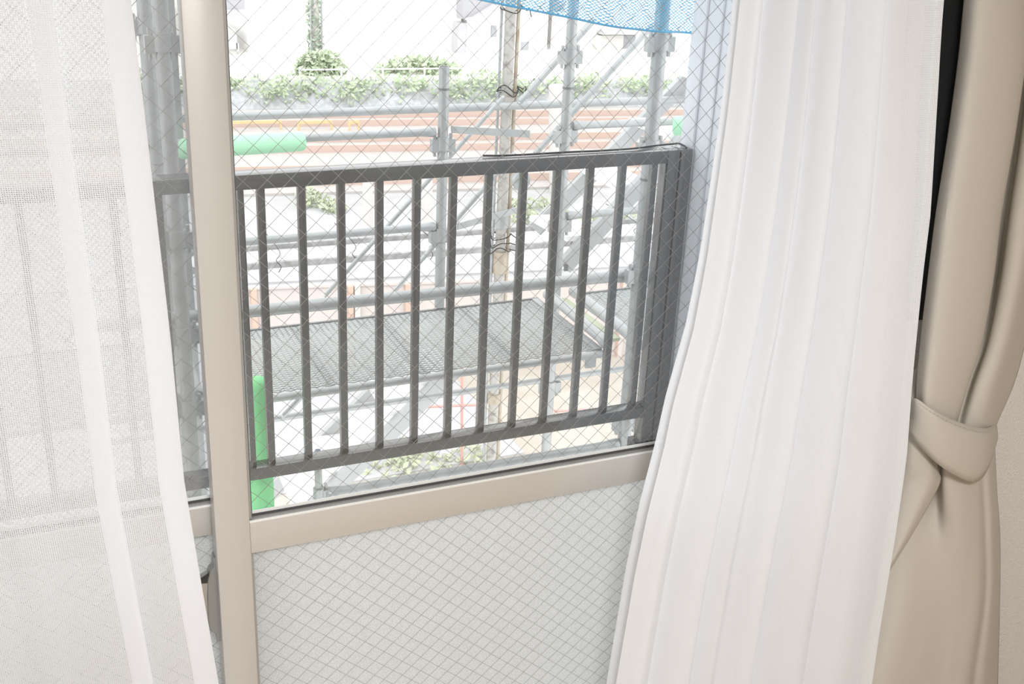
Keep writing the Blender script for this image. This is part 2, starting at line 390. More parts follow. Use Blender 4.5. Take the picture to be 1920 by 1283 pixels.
# right sheer, bunched
R_l = edge([(1388, 0), (1366, 200), (1345, 350), (1325, 490), (1300, 620), (1262, 760), (1243, 850), (1215, 960), (1190, 1080), (1155, 1283)], 1.36)
R_r = edge([(1770, 0), (1765, 60), (1760, 150), (1745, 400), (1730, 520), (1712, 700), (1700, 860), (1680, 1000), (1650, 1180), (1635, 1283)], 1.215)
prof = [(0, 0), (.03, -.004), (.075, -.012), (.115, .002), (.14, .014), (.175, -.004), (.215, -.016), (.25, -.018), (.275, -.008), (.262, .012), (.245, .02), (.27, .022), (.31, .002), (.35, -.012), (.385, .004),
        (.43, -.012), (.475, -.02), (.51, -.012), (.50, .010), (.485, .018), (.52, .016), (.57, -.006), (.62, -.018), (.67, -.02), (.71, -.010), (.73, .006), (.76, -.004), (.80, -.016), (.85, -.019), (.90, -.013), (.94, -.004), (.968, .002), (1, 0)]
s2 = thing('sheer_curtain', 'white sheer curtain gathered in soft folds in front of the right window edge', 'curtain', (1.05, 1.3, .04))
prof = [(a, d*.72) for a, d in prof]
MB().grid(sheet_rows(zs, R_l, R_r, prof, 4)).build('sheer_panel', 'sheer_d', s2)
back = [(.01+.045*i, .03+.012*math.sin(i*1.9)) for i in range(21)]
MB().grid(sheet_rows(zs, R_l, R_r, back, 4)).build('rear_folds', 'sheer_d', s2)

# beige drape held by its tie-band
def vsmooth(rows, n=4):
    cols = [catmull([r[i] for r in rows], n) for i in range(len(rows[0]))]
    return [[c[k] for c in cols] for k in range(len(cols[0]))]
dr = thing('beige_drape', 'thick plain beige curtain tied back in front of the wall', 'curtain', (1.5, 1.38, .02))
def prow(py, spec, n=6): return catmull([at(x, py, Y) for x, Y in spec], n)
up = [(-700, [(1888, 1.40), (1930, 1.35), (1985, 1.345), (2050, 1.36), (2062, 1.385), (2048, 1.425), (2060, 1.43), (2095, 1.385), (2150, 1.37), (2200, 1.40), (2230, 1.43)]),
      (-60, [(1815, 1.40), (1840, 1.355), (1885, 1.345), (1925, 1.355), (1938, 1.38), (1920, 1.425), (1935, 1.43), (1965, 1.385), (2010, 1.37), (2050, 1.40), (2075, 1.43)]),
      (100, [(1799, 1.40), (1822, 1.35), (1870, 1.34), (1913, 1.35), (1923, 1.375), (1905, 1.425), (1923, 1.43), (1942, 1.385), (1985, 1.37), (2020, 1.40), (2040, 1.43)]),
      (250, [(1779, 1.395), (1800, 1.345), (1845, 1.335), (1892, 1.345), (1902, 1.37), (1885, 1.42), (1908, 1.43), (1920, 1.385), (1955, 1.365), (1985, 1.395), (2005, 1.43)]),
      (400, [(1756, 1.39), (1775, 1.34), (1820, 1.33), (1866, 1.34), (1876, 1.365), (1865, 1.42), (1888, 1.425), (1897, 1.38), (1930, 1.36), (1955, 1.39), (1975, 1.43)]),
      (520, [(1741, 1.385), (1760, 1.335), (1803, 1.325), (1850, 1.335), (1862, 1.36), (1850, 1.41), (1872, 1.42), (1880, 1.375), (1910, 1.355), (1930, 1.385), (1945, 1.425)]),
      (640, [(1727, 1.375), (1745, 1.33), (1785, 1.32), (1828, 1.33), (1840, 1.35), (1828, 1.395), (1848, 1.40), (1857, 1.365), (1885, 1.35), (1905, 1.38), (1922, 1.415)]),
      (720, [(1720, 1.365), (1736, 1.325), (1765, 1.318), (1800, 1.325), (1814, 1.34), (1808, 1.375), (1820, 1.38), (1832, 1.35), (1860, 1.34), (1882, 1.37), (1900, 1.405)]),
      (800, [(1718, 1.36), (1730, 1.325), (1750, 1.318), (1775, 1.32), (1790, 1.33), (1788, 1.355), (1797, 1.36), (1812, 1.34), (1838, 1.335), (1856, 1.355), (1866, 1.39)]),
      (832, [(1718, 1.365), (1730, 1.338), (1750, 1.328), (1775, 1.322), (1785, 1.335), (1783, 1.355), (1795, 1.36), (1812, 1.34), (1835, 1.338), (1853, 1.357), (1862, 1.39)])]
MB().grid(vsmooth([prow(*r) for r in up])).build('upper_drape', 'drape', dr, solid=.0015)
low = [(822, [(1700, 1.385), (1730, 1.365), (1755, 1.375), (1766, 1.372), (1770, 1.345), (1800, 1.335), (1828, 1.342), (1836, 1.352), (1850, 1.358), (1864, 1.39)]),
       (920, [(1690, 1.395), (1720, 1.385), (1750, 1.396), (1763, 1.388), (1770, 1.347), (1800, 1.335), (1832, 1.345), (1842, 1.358), (1856, 1.36), (1868, 1.40)]),
       (1000, [(1672, 1.395), (1705, 1.38), (1738, 1.372), (1758, 1.364), (1777, 1.350), (1802, 1.337), (1834, 1.343), (1846, 1.360), (1860, 1.36), (1874, 1.41)]),
       (1120, [(1645, 1.395), (1690, 1.362), (1735, 1.356), (1758, 1.353), (1776, 1.349), (1802, 1.343), (1834, 1.342), (1846, 1.364), (1860, 1.366), (1874, 1.42)]),
       (1283, [(1600, 1.395), (1650, 1.352), (1705, 1.345), (1740, 1.346), (1762, 1.345), (1785, 1.340), (1812, 1.340), (1824, 1.366), (1845, 1.368), (1870, 1.43)]),
       (1395, [(1570, 1.395), (1630, 1.352), (1690, 1.345), (1730, 1.346), (1755, 1.345), (1778, 1.340), (1804, 1.340), (1818, 1.366), (1842, 1.368), (1868, 1.43)]),
       (1481, [(1545, 1.395), (1612, 1.352), (1676, 1.345), (1718, 1.346), (1745, 1.345), (1768, 1.340), (1795, 1.340), (1810, 1.366), (1838, 1.368), (1866, 1.43)])]
MB().grid(vsmooth([prow(*r) for r in low])).build('lower_drape', 'drape', dr, solid=.0015)
flap = [(785, [(1704, 1.375), (1716, 1.352), (1733, 1.344), (1746, 1.345)]), (815, [(1700, 1.372), (1714, 1.35), (1732, 1.34), (1744, 1.342)]), (838, [(1695, 1.37), (1712, 1.347), (1734, 1.336), (1750, 1.34)]), (880, [(1688, 1.375), (1710, 1.347), (1742, 1.333), (1758, 1.34)]),
        (905, [(1684, 1.375), (1708, 1.35), (1742, 1.332), (1762, 1.345)]), (960, [(1672, 1.375), (1692, 1.352), (1718, 1.336), (1733, 1.345)]),
        (1010, [(1660, 1.375), (1674, 1.355), (1694, 1.34), (1704, 1.348)]), (1060, [(1650, 1.375), (1658, 1.36), (1668, 1.345), (1673, 1.352)]), (1085, [(1645, 1.375), (1650, 1.365), (1656, 1.36), (1659, 1.36)])]
MB().grid(vsmooth([prow(*r) for r in flap])).build('side_flap', 'drape', dr, solid=.0015)
# tie-band
tb_top = [(1706, 775, 1.395), (1709, 752, 1.36), (1717, 748, 1.33), (1745, 766, 1.308), (1785, 787, 1.302), (1825, 800, 1.308), (1850, 803, 1.325), (1862, 798, 1.36), (1868, 792, 1.40)]
tb_bot = [(1700, 800, 1.395), (1701, 806, 1.36), (1715, 828, 1.33), (1755, 868, 1.307), (1792, 892, 1.303), (1825, 905, 1.312), (1845, 893, 1.33), (1858, 866, 1.36), (1866, 840, 1.40)]
T = catmull([at(*p) for p in tb_top], 5); Bt = catmull([at(*p) for p in tb_bot], 5)
band = MB().grid([[a.lerp(b, k/6)+Vector((0, -.006*math.sin(math.pi*k/6), 0)) for a, b in zip(T, Bt)] for k in range(7)]).build('tie_band', 'drape', dr, solid=-.002)
band['_o'] = dr['_o']
st = MB()
for k in range(3, 33):
    p, q = T[k].lerp(Bt[k], .06), T[min(k+1, len(T)-1)].lerp(Bt[min(k+1, len(T)-1)], .06); o = Vector((0, -.0035, 0))
    st.tube(p.lerp(q, .2)+o, p.lerp(q, .75)+o, .0005, 5)
sto = st.build('stitching', 'drape', dr)
loop = catmull([at(*p) for p in [(1707, 800, 1.37), (1709, 745, 1.385), (1713, 700, 1.42), (1722, 690, 1.45)]], 5)
MB().grid([[p+(Vector((.012, -.002, .002)) if k else Vector((0, 0, 0))) for p in loop] for k in (0, 1)]).build('tie_loop', 'drape', dr, solid=.0015)
# black lining edge of the drape
ln = [(-700, [(1820, 1.435), (1850, 1.432), (1900, 1.43)]), (0, [(1735, 1.435), (1780, 1.432), (1825, 1.425)]), (250, [(1720, 1.435), (1750, 1.432), (1795, 1.42)]), (400, [(1715, 1.435), (1735, 1.432), (1770, 1.415)]), (520, [(1700, 1.435), (1722, 1.432), (1750, 1.41)]), (600, [(1698, 1.435), (1710, 1.432), (1740, 1.40)])]
tag(MB().grid([prow(*r) for r in ln]).build('lining', 'lining', dr, solid=.001), 'black lining strip along the left edge')
# rails above the frame
for y, n, lb in ((1.37, 'curtain_rail', 'white curtain rail nearest the window above the sheer curtains'), (1.40, 'curtain_rail', 'white curtain rail above the beige drape')):
    o = MB().box((-.9, y-.008, 2.2), (2.0, y+.008, 2.222)).build(n, 'plaster'); tag(o, lb, 'curtain rail')

# ------------------------------------------------------------------ balcony
struct(MB().box((-2, YW+.17, -.34), (2.2, 3.0, -.16)).build('balcony_floor', 'slab'))
pw = MB().box((1.937, YW+.17, -.16), (1.985, 3.0, 2.6)).build('wall_balcony', 'partition')
struct(pw)
t = MB(); t.box((1.927, 2.93, -.16), (1.937, 3.0, 2.6)); t.box((1.929, 1.7, -.16), (1.937, 2.84, .47)); struct(t.build('trim_2', 'partition', bevel=.003))
t = MB(); t.box((1.932, 2.845, .5), (1.937, 2.853, 2.6)); t.box((1.932, 1.7, .5), (1.937, 2.85, .506)); struct(t.build('trim_3', 'partition_line'))
YR = 2.923
rl = thing('balcony_railing', 'dark bronze balcony railing with square upright bars outside the window', 'railing', (.6, YR+.03, -.16))
MB().box((-.6, YR, .9165), (1.84, YR+.058, .9565)).build('top_rail', 'rail', rl, bevel=.002)
MB().box((-.6, YR, .049), (1.84, YR+.05, .087)).build('bottom_rail', 'rail', rl, bevel=.002)
bars = [.541]+[.5947+.11*i for i in range(12)]+[.331-.11*i for i in range(-1, 8)]
for x in bars:
    hw = .0103 if x != .541 else .008
    MB().box((x-hw, YR+.012, .087), (x+hw, YR+.034, .9165)).build('baluster', 'rail', rl, bevel=.001)
MB().box((1.84, YR, -.055), (1.884, YR+.05, .9565)).build('post', 'rail', rl, bevel=.002)
MB().box((1.8845, YR-.004, -.055), (1.926, YR+.06, .9572)).build('post', 'rail', rl, bevel=.002)
MB().box((1.83, YR-.01, -.16), (1.93, YR+.07, -.055)).build('post_base', 'rail', rl)
MB().box((-.62, YR, -.16), (-.58, YR+.05, .9565)).build('post', 'rail', rl)
cb = [at(x, y, Y) for x, y, Y in [(905, 300, 2.975), (960, 293, 2.96), (1060, 289, 2.96), (1130, 283.5, 2.955), (1190, 281, 2.96), (1235, 272.5, 2.975), (1262, 270, 2.975), (1272, 269, 2.965), (1282, 273, 2.95), (1287, 279, 2.93)]]
for p in cb: p.z = max(p.z, .9605)
tag(MB().path(catmull(cb, 6), .0028).build('cable', 'cable'), 'thin black cable lying along the top of the balcony railing', 'cable')

# ------------------------------------------------------------------ scaffold
GZ = -4.3; YN, YF = 3.25, 3.88
def coupler(z, x, y, r, par, m='galv', w=.075, h=.05, sgn=((1, 0), (-1, 0))):
    """wedge pockets round a scaffold post"""
    b = MB(); b.hollow((x, y, z-h/2), (x, y, z+h/2), r+.006, r*.9, 16)
    for sx, sy in sgn:
        c = Vector((x+sx*(r+.012), y+sy*(r+.012), z))
        b.box((c.x-.014, c.y-.014, z-h*.62), (c.x+.014, c.y+.014, z+h*.35))
        b.box((c.x-.004, c.y-.006, z-h*.95), (c.x+.004, c.y+.006, z+h*.75))
    return b.build('wedge_coupler', m, par)
def post(label, x, y, z0, z1, r, cps, m='galv', joint=(), name='scaffold_post', foot=True, top=None):
    t = thing(name, label, 'scaffold post', (x, y, z0))
    (top or MB().hollow((x, y, z0), (x, y, z1), r, r*.82, 20)).build('tube', m, t)
    for z in cps: coupler(z, x, y, r, t)
    for z in joint: MB().hollow((x, y, z-.004), (x, y, z+.004), r+.0012, r*.9, 20).build('joint_collar', 'galv_d', t)
    if foot: MB().box((x-.07, y-.07, z0), (x+.07, y+.07, z0+.008)).build('base_plate', m, t)
    return t
def beam(label, p, q, r, m='galv', name='scaffold_tube', cat='scaffold tube', ends=True):
    t = thing(name, label, cat, tuple(Vector(p)))
    MB().tube(p, q, r, 18).build('tube', m, t)
    if ends:
        d = (Vector(q)-Vector(p)).normalized()
        for e, s in ((Vector(p), 1), (Vector(q), -1)):
            MB().lathe(e-d*s*.003, e+d*s*.05, [(0, r*1.05), (.1, r*1.25), (.55, r*1.2), (1, r*1.02)], 16).build('end_fitting', m, t)
    return t
post('thick light grey scaffold post just beyond the right end of the railing', 1.972, YN, GZ, 2.9, .0243, [1.235, .89, .44, -.14, 1.55], joint=(.78,))
post('grey scaffold post with a wedge joint rising behind the railing, below the net', 1.968, YF, GZ, 2.9, .0205, [1.10, .80, .44, -.27], joint=(.98,))
post('short grey scaffold post with an open top, standing near the middle of the view', 1.463, YF, .145, 1.07, .0195, [.79, .44], joint=(.99,), foot=False)
post('light grey scaffold post seen through the insect screen, nearer the white curtain', .440, YF, GZ, 2.6, .0235, [1.22, .80, .44])
post('grey scaffold post seen through the insect screen, next to the window stile', .409, YN, GZ, 2.6, .0215, [1.255, .70, .40, .16, -.23])
b = MB(); b.hollow((.809, YN, GZ), (.809, YN, -.075), .0125, .0105, 16)
pc = post('short grey scaffold post with a blue cap behind the lower railing bar', .809, YN, GZ, -.075, .0128, [], top=b)
MB().lathe((.809, YN, -.082), (.809, YN, -.06), [(0, .0135), (.6, .0135), (.8, .010), (1, .009)]).build('cap', 'bluecap', pc)
coupler(-.228, .809, YN, .0128, pc, sgn=((1, 0),))
# the dirty leaning post
p0, p1 = at(920, 870, 4.35), at(961, -60, 4.35); dd = (p1-p0).normalized(); p0 = p0-dd*((p0.z-GZ)/dd.z)
vp = thing('weathered_post', 'weathered dirty steel post with black wire ties, leaning slightly behind the scaffold', 'post', tuple(p0))
MB().tube(p0, p1, .0225, 20).build('tube', 'dirty', vp)
side = Vector((.034, -.004, 0))
MB().tube(p0+side, p1+side, .008, 10).build('side_pipe', 'rust', vp)
MB().tube(p0-side, p1-side*1.1, .006, 10).build('conduit', 'galv', vp)
for y, k in ((165, 0), (172, 1), (18, 2), (442, 3), (455, 4), (466, 5)):
    c = p0.lerp(p1, 0); tt = (at(950, y, 4.35).z-p0.z)/(p1.z-p0.z); c = p0.lerp(p1, tt)
    ring = [c+Vector((math.cos(a)*.046, math.sin(a)*.032-.003, .012*math.sin(a*2+k)+.006*math.cos(3*a))) for a in [i*2*math.pi/20 for i in range(21)]]
    ring += [c+Vector((.055+.01*i, -.04, -.012*i*((-1)**i))) for i in range(3)]
    MB().path(ring, .0025, 6).build('wire_tie', 'cable', vp)
for y0, y1, rr, mm in ((395, 425, .034, 'galv'), (180, 196, .032, 'dirty'), (470, 510, .032, 'rust'), (735, 752, .031, 'rust')):
    z0, z1 = at(945, y1, 4.35).z, at(945, y0, 4.35).z
    a, e = p0.lerp(p1, (z0-p0.z)/(p1.z-p0.z)), p0.lerp(p1, (z1-p0.z)/(p1.z-p0.z))
    MB().hollow(a, e, rr, .02).build('clamp_band', mm, vp)
c = at(969, 337, 4.25)
MB().lathe(c+Vector((0, .03, 0)), c+Vector((.012, -.03, 0)), [(0, .02), (.5, .034), (.75, .042), (1, .042)], 20).build('round_clamp', 'galv', vp)
MB().tube(c+Vector((.01, -.03, 0)), c+Vector((.012, -.045, 0)), .012).build('bolt', 'galv_d', vp)
# horizontals
HZ = .834
beam('long grey guard tube crossing highest in the view, behind the other scaffold', (-.6, 4.3, HZ), (2.9, 4.3, HZ), .0165, ends=False)
h2 = beam('grey guard tube running out of the large green foam sleeve', (-.4, YF, HZ), (1.43, YF, HZ), .0148)
beam('grey guard tube between the right-hand posts, ending in pale green foam', (2.0, YF, HZ), (2.62, YF, .83), .0150)
beam('grey scaffold tube above the two dark planks, left of the short post', (.45, YF, .473), (1.435, YF, .473), .0150)
beam('grey scaffold tube passing the middle of the stair, right of the far post', (2.0, YF, .473), (2.9, YF, .473), .0150)
beam('thick grey tube running along just above the mesh platform', (.10, 3.3, .436), (1.95, 3.3, .418), .0200)
beam('thick grey tube stub continuing right of the thick near post', (1.995, 3.3, .418), (2.9, 3.3, .418), .0195)
beam('lowest thick grey tube just above the window rail', (.835, YN, -.230), (1.945, YN, -.230), .0185)
beam('lowest grey tube stub beside the railing post', (2.0, YN, -.230), (2.9, YN, -.228), .0185)
beam('light grey tube below the mesh platform, crossing the lower stair', (.2, YF, -.240), (2.6, YF, -.236), .0125, ends=False)
b0_ = at(284, 90, 4.0); b1_ = at(332, 90, 4.0)
o = MB().box((b0_.x, 3.99, GZ), (b1_.x, 4.05, 2.4)).build('steel_upright', 'galv', smooth=False); tag(o, 'flat grey steel upright between the two posts seen through the insect screen', 'upright')
# flat bars
fb = MB().bar(at(846, 243, 3.86), at(994, 251.5, 3.55), .004, .026); o = fb.build('flat_bar', 'galv'); tag(o, 'short flat galvanised bar sticking out right of the short post', 'bar')
o = MB().bar(at(858, 425, 3.90), at(979, 391, 4.30), .005, .026).build('flat_bar', 'galv'); tag(o, 'sloping flat galvanised bar rising right behind the upright bars', 'bar')
# braces
for i, (a, e, Y, r, lb) in enumerate([
    ((942, 184), (611, 553), 4.02, .0085, 'thin grey diagonal brace from the weathered post down to the thick tube'),
    ((1222, 49), (1004, 288), 4.02, .0115, 'grey diagonal brace crossing behind the far right post'),
    ((1112, 40), (975, 191), 4.10, .0115, 'grey diagonal brace from the weathered post up towards the blue net'),
    ((962, 290), (738, 548), 4.12, .0095, 'thin grey diagonal brace starting near the round clamp on the weathered post'),
    ((600, 707), (532, 779), 3.80, .0095, 'short grey diagonal brace under the left end of the mesh platform')]):
    p, q = at(*a, Y), at(*e, Y); t = beam(lb, p, q, r, name='diagonal_brace', cat='brace', ends=False)
    d = (q-p).normalized()
    for c, s in ((p, 1), (q, -1)): MB().bar(c-d*s*.01, c+d*s*.05, .006, r*2.6, up=(0, -1, 0.01)).build('flat_end', 'galv', t)
# platform decks of expanded metal
def deck(label, x0, x1, y0, y1, z):
    t = thing('mesh_platform', label, 'scaffold platform', ((x0+x1)/2, y0, z))
    MB().tube((x0, y0-.012, z-.012), (x1, y0-.012, z-.012), .0135, 14).build('side_rail', 'galv', t)
    for n, a, e in (('side_rail', (x0, y1, z-.034), (x1, y1+.010, z+.006)),
                 ('end_rail', (x0, y0, z-.03), (x0+.03, y1, z+.006)), ('end_rail', (x1-.03, y0, z-.03), (x1, y1, z+.006))):
        MB().box(a, e).build(n, 'galv_d' if n == 'side_rail' else 'galv', t)
    b = MB(); k = .42; pu = .042
    X0, X1 = x0+.03, x1-.03
    for sg in (1, -1):
        n = int(((X1-X0)+(y1-y0)/k)/pu)+2
        for i in range(-int((y1-y0)/k/pu)-2, n+int((y1-y0)/k/pu)+2):
            xs = X0+i*pu                           # x at y0
            a, e = xs, xs+sg*(y1-y0)/k
            ta = 0.; te = 1.
            lo, hi = sorted((a, e))
            if hi < X0 or lo > X1: continue
            pa, pe = a, e; ya, ye = y0, y1
            def clip(xv): return (xv-a)/(e-a)
            t0, t1 = 0., 1.
            for lim, keep in ((X0, 1), (X1, -1)):
                tv = clip(lim)
                if (e-a)*keep > 0: t0 = max(t0, tv)
                else: t1 = min(t1, tv)
            if t1-t0 < .01: continue
            b.bar((lerp(a, e, t0), lerp(y0, y1, t0), z), (lerp(a, e, t1), lerp(y0, y1, t1), z), .0030, .004)
    b.build('expanded_mesh', 'mesh', t)
    for i in range(1, 4):
        xx = lerp(x0, x1, i/4); MB().box((xx-.012, y0, z-.03), (xx+.012, y1, z-.005)).build('cross_rib', 'galv', t)
    for xx in (x0+.05, x1-.05):
        for yy in (y0-.01, y1+.01): MB().box((xx-.02, yy-.006, z-.06), (xx+.02, yy+.006, z+.0)).build('hook', 'galv', t)
    return t
deck('long expanded-metal scaffold platform behind the upright bars', .545, 1.885, 3.315, 3.865, .135)
deck('expanded-metal scaffold platform right of the thick near post', 2.06, 3.2, 3.315, 3.865, .135)
deck('expanded-metal scaffold platform seen through the insect screen and curtain', -.9, .35, 3.315, 3.865, .135)
for x, lb in ((1.905, 'silver cross tube at the right end of the long mesh platform'), (2.02, 'silver cross tube nearest the right-hand mesh platform'), (.455, 'white cross tube at the left end of the long mesh platform'), (.39, 'white cross tube seen through the insect screen')):
    beam(lb, (x+.01, YF-.04, .165), (x-.01, YN+.05, .165), .0200, 'stair')
struct_o = MB().bar((1.962, YF-.08, .150), (1.962, YN+.10, .150), .03, .012).build('deck_clip', 'weed'); tag(struct_o, 'yellow-green strip between the two silver cross tubes', 'strip')
# stairs
def stair(label, A, B, C, D, n, wv):
    t = thing('scaffold_stair', label, 'stair', tuple(B))
    for p, q in ((A, B), (C, D)):
        MB().bar(p, q, .03, wv, up=(-.66, 0, .75)).build('stringer', 'stair', t)
    for i in range(n):
        s = (i+.5)/n; p = A.lerp(B, s); zz = p.z; s2 = (zz-C.z)/(D.z-C.z); q = C.lerp(D, s2)
        xa, xb = p.x, q.x
        MB().prism([(xa-.09, p.y+.015, zz), (xa+.09, p.y+.015, zz), (xb+.09, q.y-.015, zz), (xb-.09, q.y-.015, zz)], (0, 0, .022)).build('tread', 'tread', t)
    for p in (A, B): MB().box((p.x-.008, p.y-.026, p.z-.012), (p.x+.008, p.y-.016, p.z+.014)).build('bracket', 'galv_d', t)
    return t
A, B = at(1203, 345, 4.0), at(1057, 500, 4.0); C, D = at(1345, 93, 4.36), at(1003, 430, 4.36)
d1 = (A-B).normalized(); 
stair('pale aluminium scaffold stair rising right behind the railing', B+d1*((C.z-B.z)/d1.z), B, C, C+(D-C)*1.0, 4, .07)
A, B = at(850, 694, 4.0), at(560, 980, 4.0); C, D = at(740, 697, 4.36), at(480, 950, 4.36)
stair('lower aluminium scaffold stair running down left under the mesh platform', A, B, C, D, 5, .07)
# planks with hanging wire ties
pk = thing('plank_walkway', 'pale plank walkway with two dark edges and hanging wire ties behind the scaffold', 'walkway', tuple(at(600, 480, 4.75)))
a0, a1 = at(300, 487, 4.95), at(1330, 412, 4.95); b0, b1 = at(300, 512, 4.62), at(1330, 437, 4.62)
MB().bar(a0+Vector((0, 0, .02)), a1+Vector((0, 0, .02)), .02, .03).build('rear_edge', 'plank', pk); MB().bar(b0, b1, .02, .026).build('front_edge', 'plank', pk)
MB().quad(a0, a1, b1, b0).build('deck_board', 'plankw', pk, solid=.012)
for x, y in ((520, 474), (662, 462), (806, 452), (1070, 425), (1190, 420)):
    p = at(x, y, 4.58); pts = [p+Vector((0, .3, .02)), p+Vector((.01, 0, .005)), p+Vector((-.008, -.01, -.03)), p+Vector((.012, -.01, -.06)), p+Vector((0, -.01, -.085))]
    MB().path(catmull(pts, 4), .0017, 6).build('wire_tie', 'cable', pk)
# foam sleeves
def foam(label, p, q, r, m, rnd=.25):
    o = MB().lathe(p, q, [(0, r*.72), (.01, r*.9), (.04, r), (.97, r), (.985, r*.93), (.995, r*.78), (1, r*.5)], 24).build('foam_sleeve', m); return tag(o, label, 'foam sleeve')
foam('bright green foam sleeve lying level on the guard tube', at(333, 280, YF), at(572, 264.5, YF), .0345, 'green2')
foam('upright green foam sleeve at the left end of the railing', Vector((.606, 3.17, -1.2)), Vector((.606, 3.17, .262)), .0370, 'green')
foam('pale green foam cap at the tube end beside the balcony wall', at(1264, 236, 3.80), at(1330, 236, 3.70), .038, 'green2')
# blue net
nt_ = []
bot = [(640, -60), (760, -28), (900, -1), (960, 12), (1050, 29), (1130, 46), (1200, 56), (1260, 60), (1332, 65), (1400, 70)]
rows = []
for k in range(16):
    row = []
    for i, (x, y) in enumerate(catmull([Vector((x, y, 0)) for x, y in bot], 5) and [(v.x, v.y) for v in catmull([Vector((x, y, 0)) for x, y in bot], 5)]):
        Y = 3.10+.012*math.sin(i*.9+k*.35)+.004*k*math.sin(i*.4)
        p = at(x, y, 3.10); row.append(Vector((p.x, Y, p.z+k*.06)))
    rows.append(row)
nb = thing('blue_net', 'blue mesh safety net hanging across the top right of the view', 'net', tuple(rows[0][20]))
MB().grid(rows).build('netting', 'net', nb)
MB().path([p+Vector((0, .002, 0)) for p in rows[0]], .0035, 6).build('hem_cord', 'hem', nb)
for col in (25, 36):
    MB().path([r[col]+Vector((.004*math.sin(i*2), -.004, 0)) for i, r in enumerate(rows)], .0075, 6).build('lacing', 'net', nb)

# ------------------------------------------------------------------ ground, tracks, bank, houses
def flat(poly, z): return [(x, y, z) for x, y in poly]
def gl(x, y): return (x, y-.155*(x-8))                # the railway runs slightly askew to the window
struct(MB().prism(flat([(-40, 3), (60, 3), (60, 70), (-40, 70)], GZ-.3), (0, 0, .3)).build('ground', 'gravel', smooth=False))
def strip(name, y0, y1, m, z, x0=-20, x1=45):
    return struct(MB().prism([(*gl(x0, y0), GZ), (*gl(x1, y0), GZ), (*gl(x1, y1), GZ), (*gl(x0, y1), GZ)], (0, 0, z)).build(name, m, smooth=False))
strip('ground_ballast', 21.3, 30.0, 'ballast', .05)
strip('ground_road', 16.0, 20.0, 'pave', .03)
struct(MB().prism(flat([(-6, 5), (20, 5), (20, 13.5), (-6, 13.5)], GZ), (0, 0, .02)).build('ground_soil', 'soil', smooth=False))
struct(MB().prism(flat([(-2, 10.2), (4.9, 10.2), (4.9, 14.4), (-2, 14.4)], GZ+.02), (0, 0, .02)).build('ground_slab', 'pave', smooth=False))
for i, (y, lb) in enumerate(((28.3, 'brown railway track farthest off, below the green bank'), (25.4, 'brown railway track in the middle of the three'), (22.4, 'brown railway track nearest the window'))):
    t = thing('railway_track', lb, 'railway track', (*gl(8, y), GZ+.05))
    for dy in (-.53, .53):
        r = MB(); a, e = gl(-20, y+dy), gl(45, y+dy)
        r.bar((*a, GZ+.13), (*e, GZ+.13), .07, .16); r.build('rail', 'railsteel', t)
for x0, x1, lb in ((435, 527, 'yellow low trackside barrier nearest the window stile'), (560, 622, 'yellow low trackside barrier right of the first one'), (655, 672, 'short yellow trackside barrier, third from the stile')):
    t = thing('trackside_barrier', lb, 'barrier', tuple(atz(x0, 246, GZ+.05)))
    a, e = atz(x0, 245, GZ+.05), atz(x1, 243, GZ+.05)
    MB().bar(a+Vector((0, 0, .2)), e+Vector((0, 0, .2)), .05, .07).build('rail', 'yellow', t)
    for p in (a, e): MB().tube(p, p+Vector((0, 0, .2)), .03, 8).build('post', 'yellow', t)
# bank
def leafy(b, c, rx, ry, rz, n, s):
    for _ in range(n):
        while True:
            v = Vector((random.uniform(-1, 1), random.uniform(-1, 1), random.uniform(-1, 1)))
            if .35 < v.length < 1: break
        p = Vector(c)+Vector((v.x*rx, v.y*ry, v.z*rz)); a = Vector((random.gauss(0, 1), random.gauss(0, 1), random.gauss(0, 1))).normalized(); d = a.orthogonal().normalized(); k = s*random.uniform(.6, 1.3)
        b.quad(p-a*k, p+d*k*.5, p+a*k, p-d*k*.5)
    return b
bank = MB(); yb = 30.4
secs = []
for i in range(40):
    x = -16+i*1.55
    secs.append([(*gl(x, yb), GZ), (*gl(x, yb+.35+.1*math.sin(i*2.1)), GZ+.38+.06*math.sin(i*1.3)), (*gl(x, yb+1.0), GZ+.62)])
    tops = globals().setdefault('tops', []); tops.append([(*gl(x, yb+1.0), GZ+.62), (*gl(x, yb+8), GZ+.66), (*gl(x, yb+30), GZ+.68)])
struct(MB().grid(secs).build('embankment', 'stone')); struct(MB().grid(tops).build('ground_terrace', 'plaster'))
b = MB()
for i in range(300):
    x = random.uniform(3, 30); g = gl(x, yb+random.uniform(.0, 1.1)); leafy(b, (*g, GZ+random.uniform(.25, .75)), .5, .3, .2, 26, .085)
tag(b.build('bank_weeds', 'leaf'), 'pale green weeds growing along the stone bank behind the tracks', 'weeds', kind='stuff')
b = MB()
for x, y, w_ in ((590, 385, .35), (625, 398, .25), (575, 372, .2)):
    p = atz(x, y, GZ); leafy(b, p+Vector((0, 0, .1)), w_, .3, .14, 120, .07)
tag(b.build('grass_patch', 'weed'), 'yellow-green grass tufts beside the pale road', 'grass', kind='stuff')
b = MB()
for x, y in ((990, 395), (1080, 425), (1130, 420), (1010, 415)):
    p = atz(x, y, GZ); leafy(b, p+Vector((0, 0, .1)), .8, .3, .15, 160, .08)
tag(b.build('grass_verge', 'weed'), 'grass verge seen between the stair stringers', 'grass', kind='stuff')
b = MB()
for x, y, w_ in ((715, 870, .5), (760, 858, .35), (800, 885, .4), (890, 870, .3)):
    p = atz(x, y, GZ); leafy(b, p+Vector((0, 0, .05)), w_, .35, .1, 160, .05)
tag(b.build('low_plants', 'weed'), 'low weeds on the brown soil under the scaffold', 'weeds', kind='stuff')
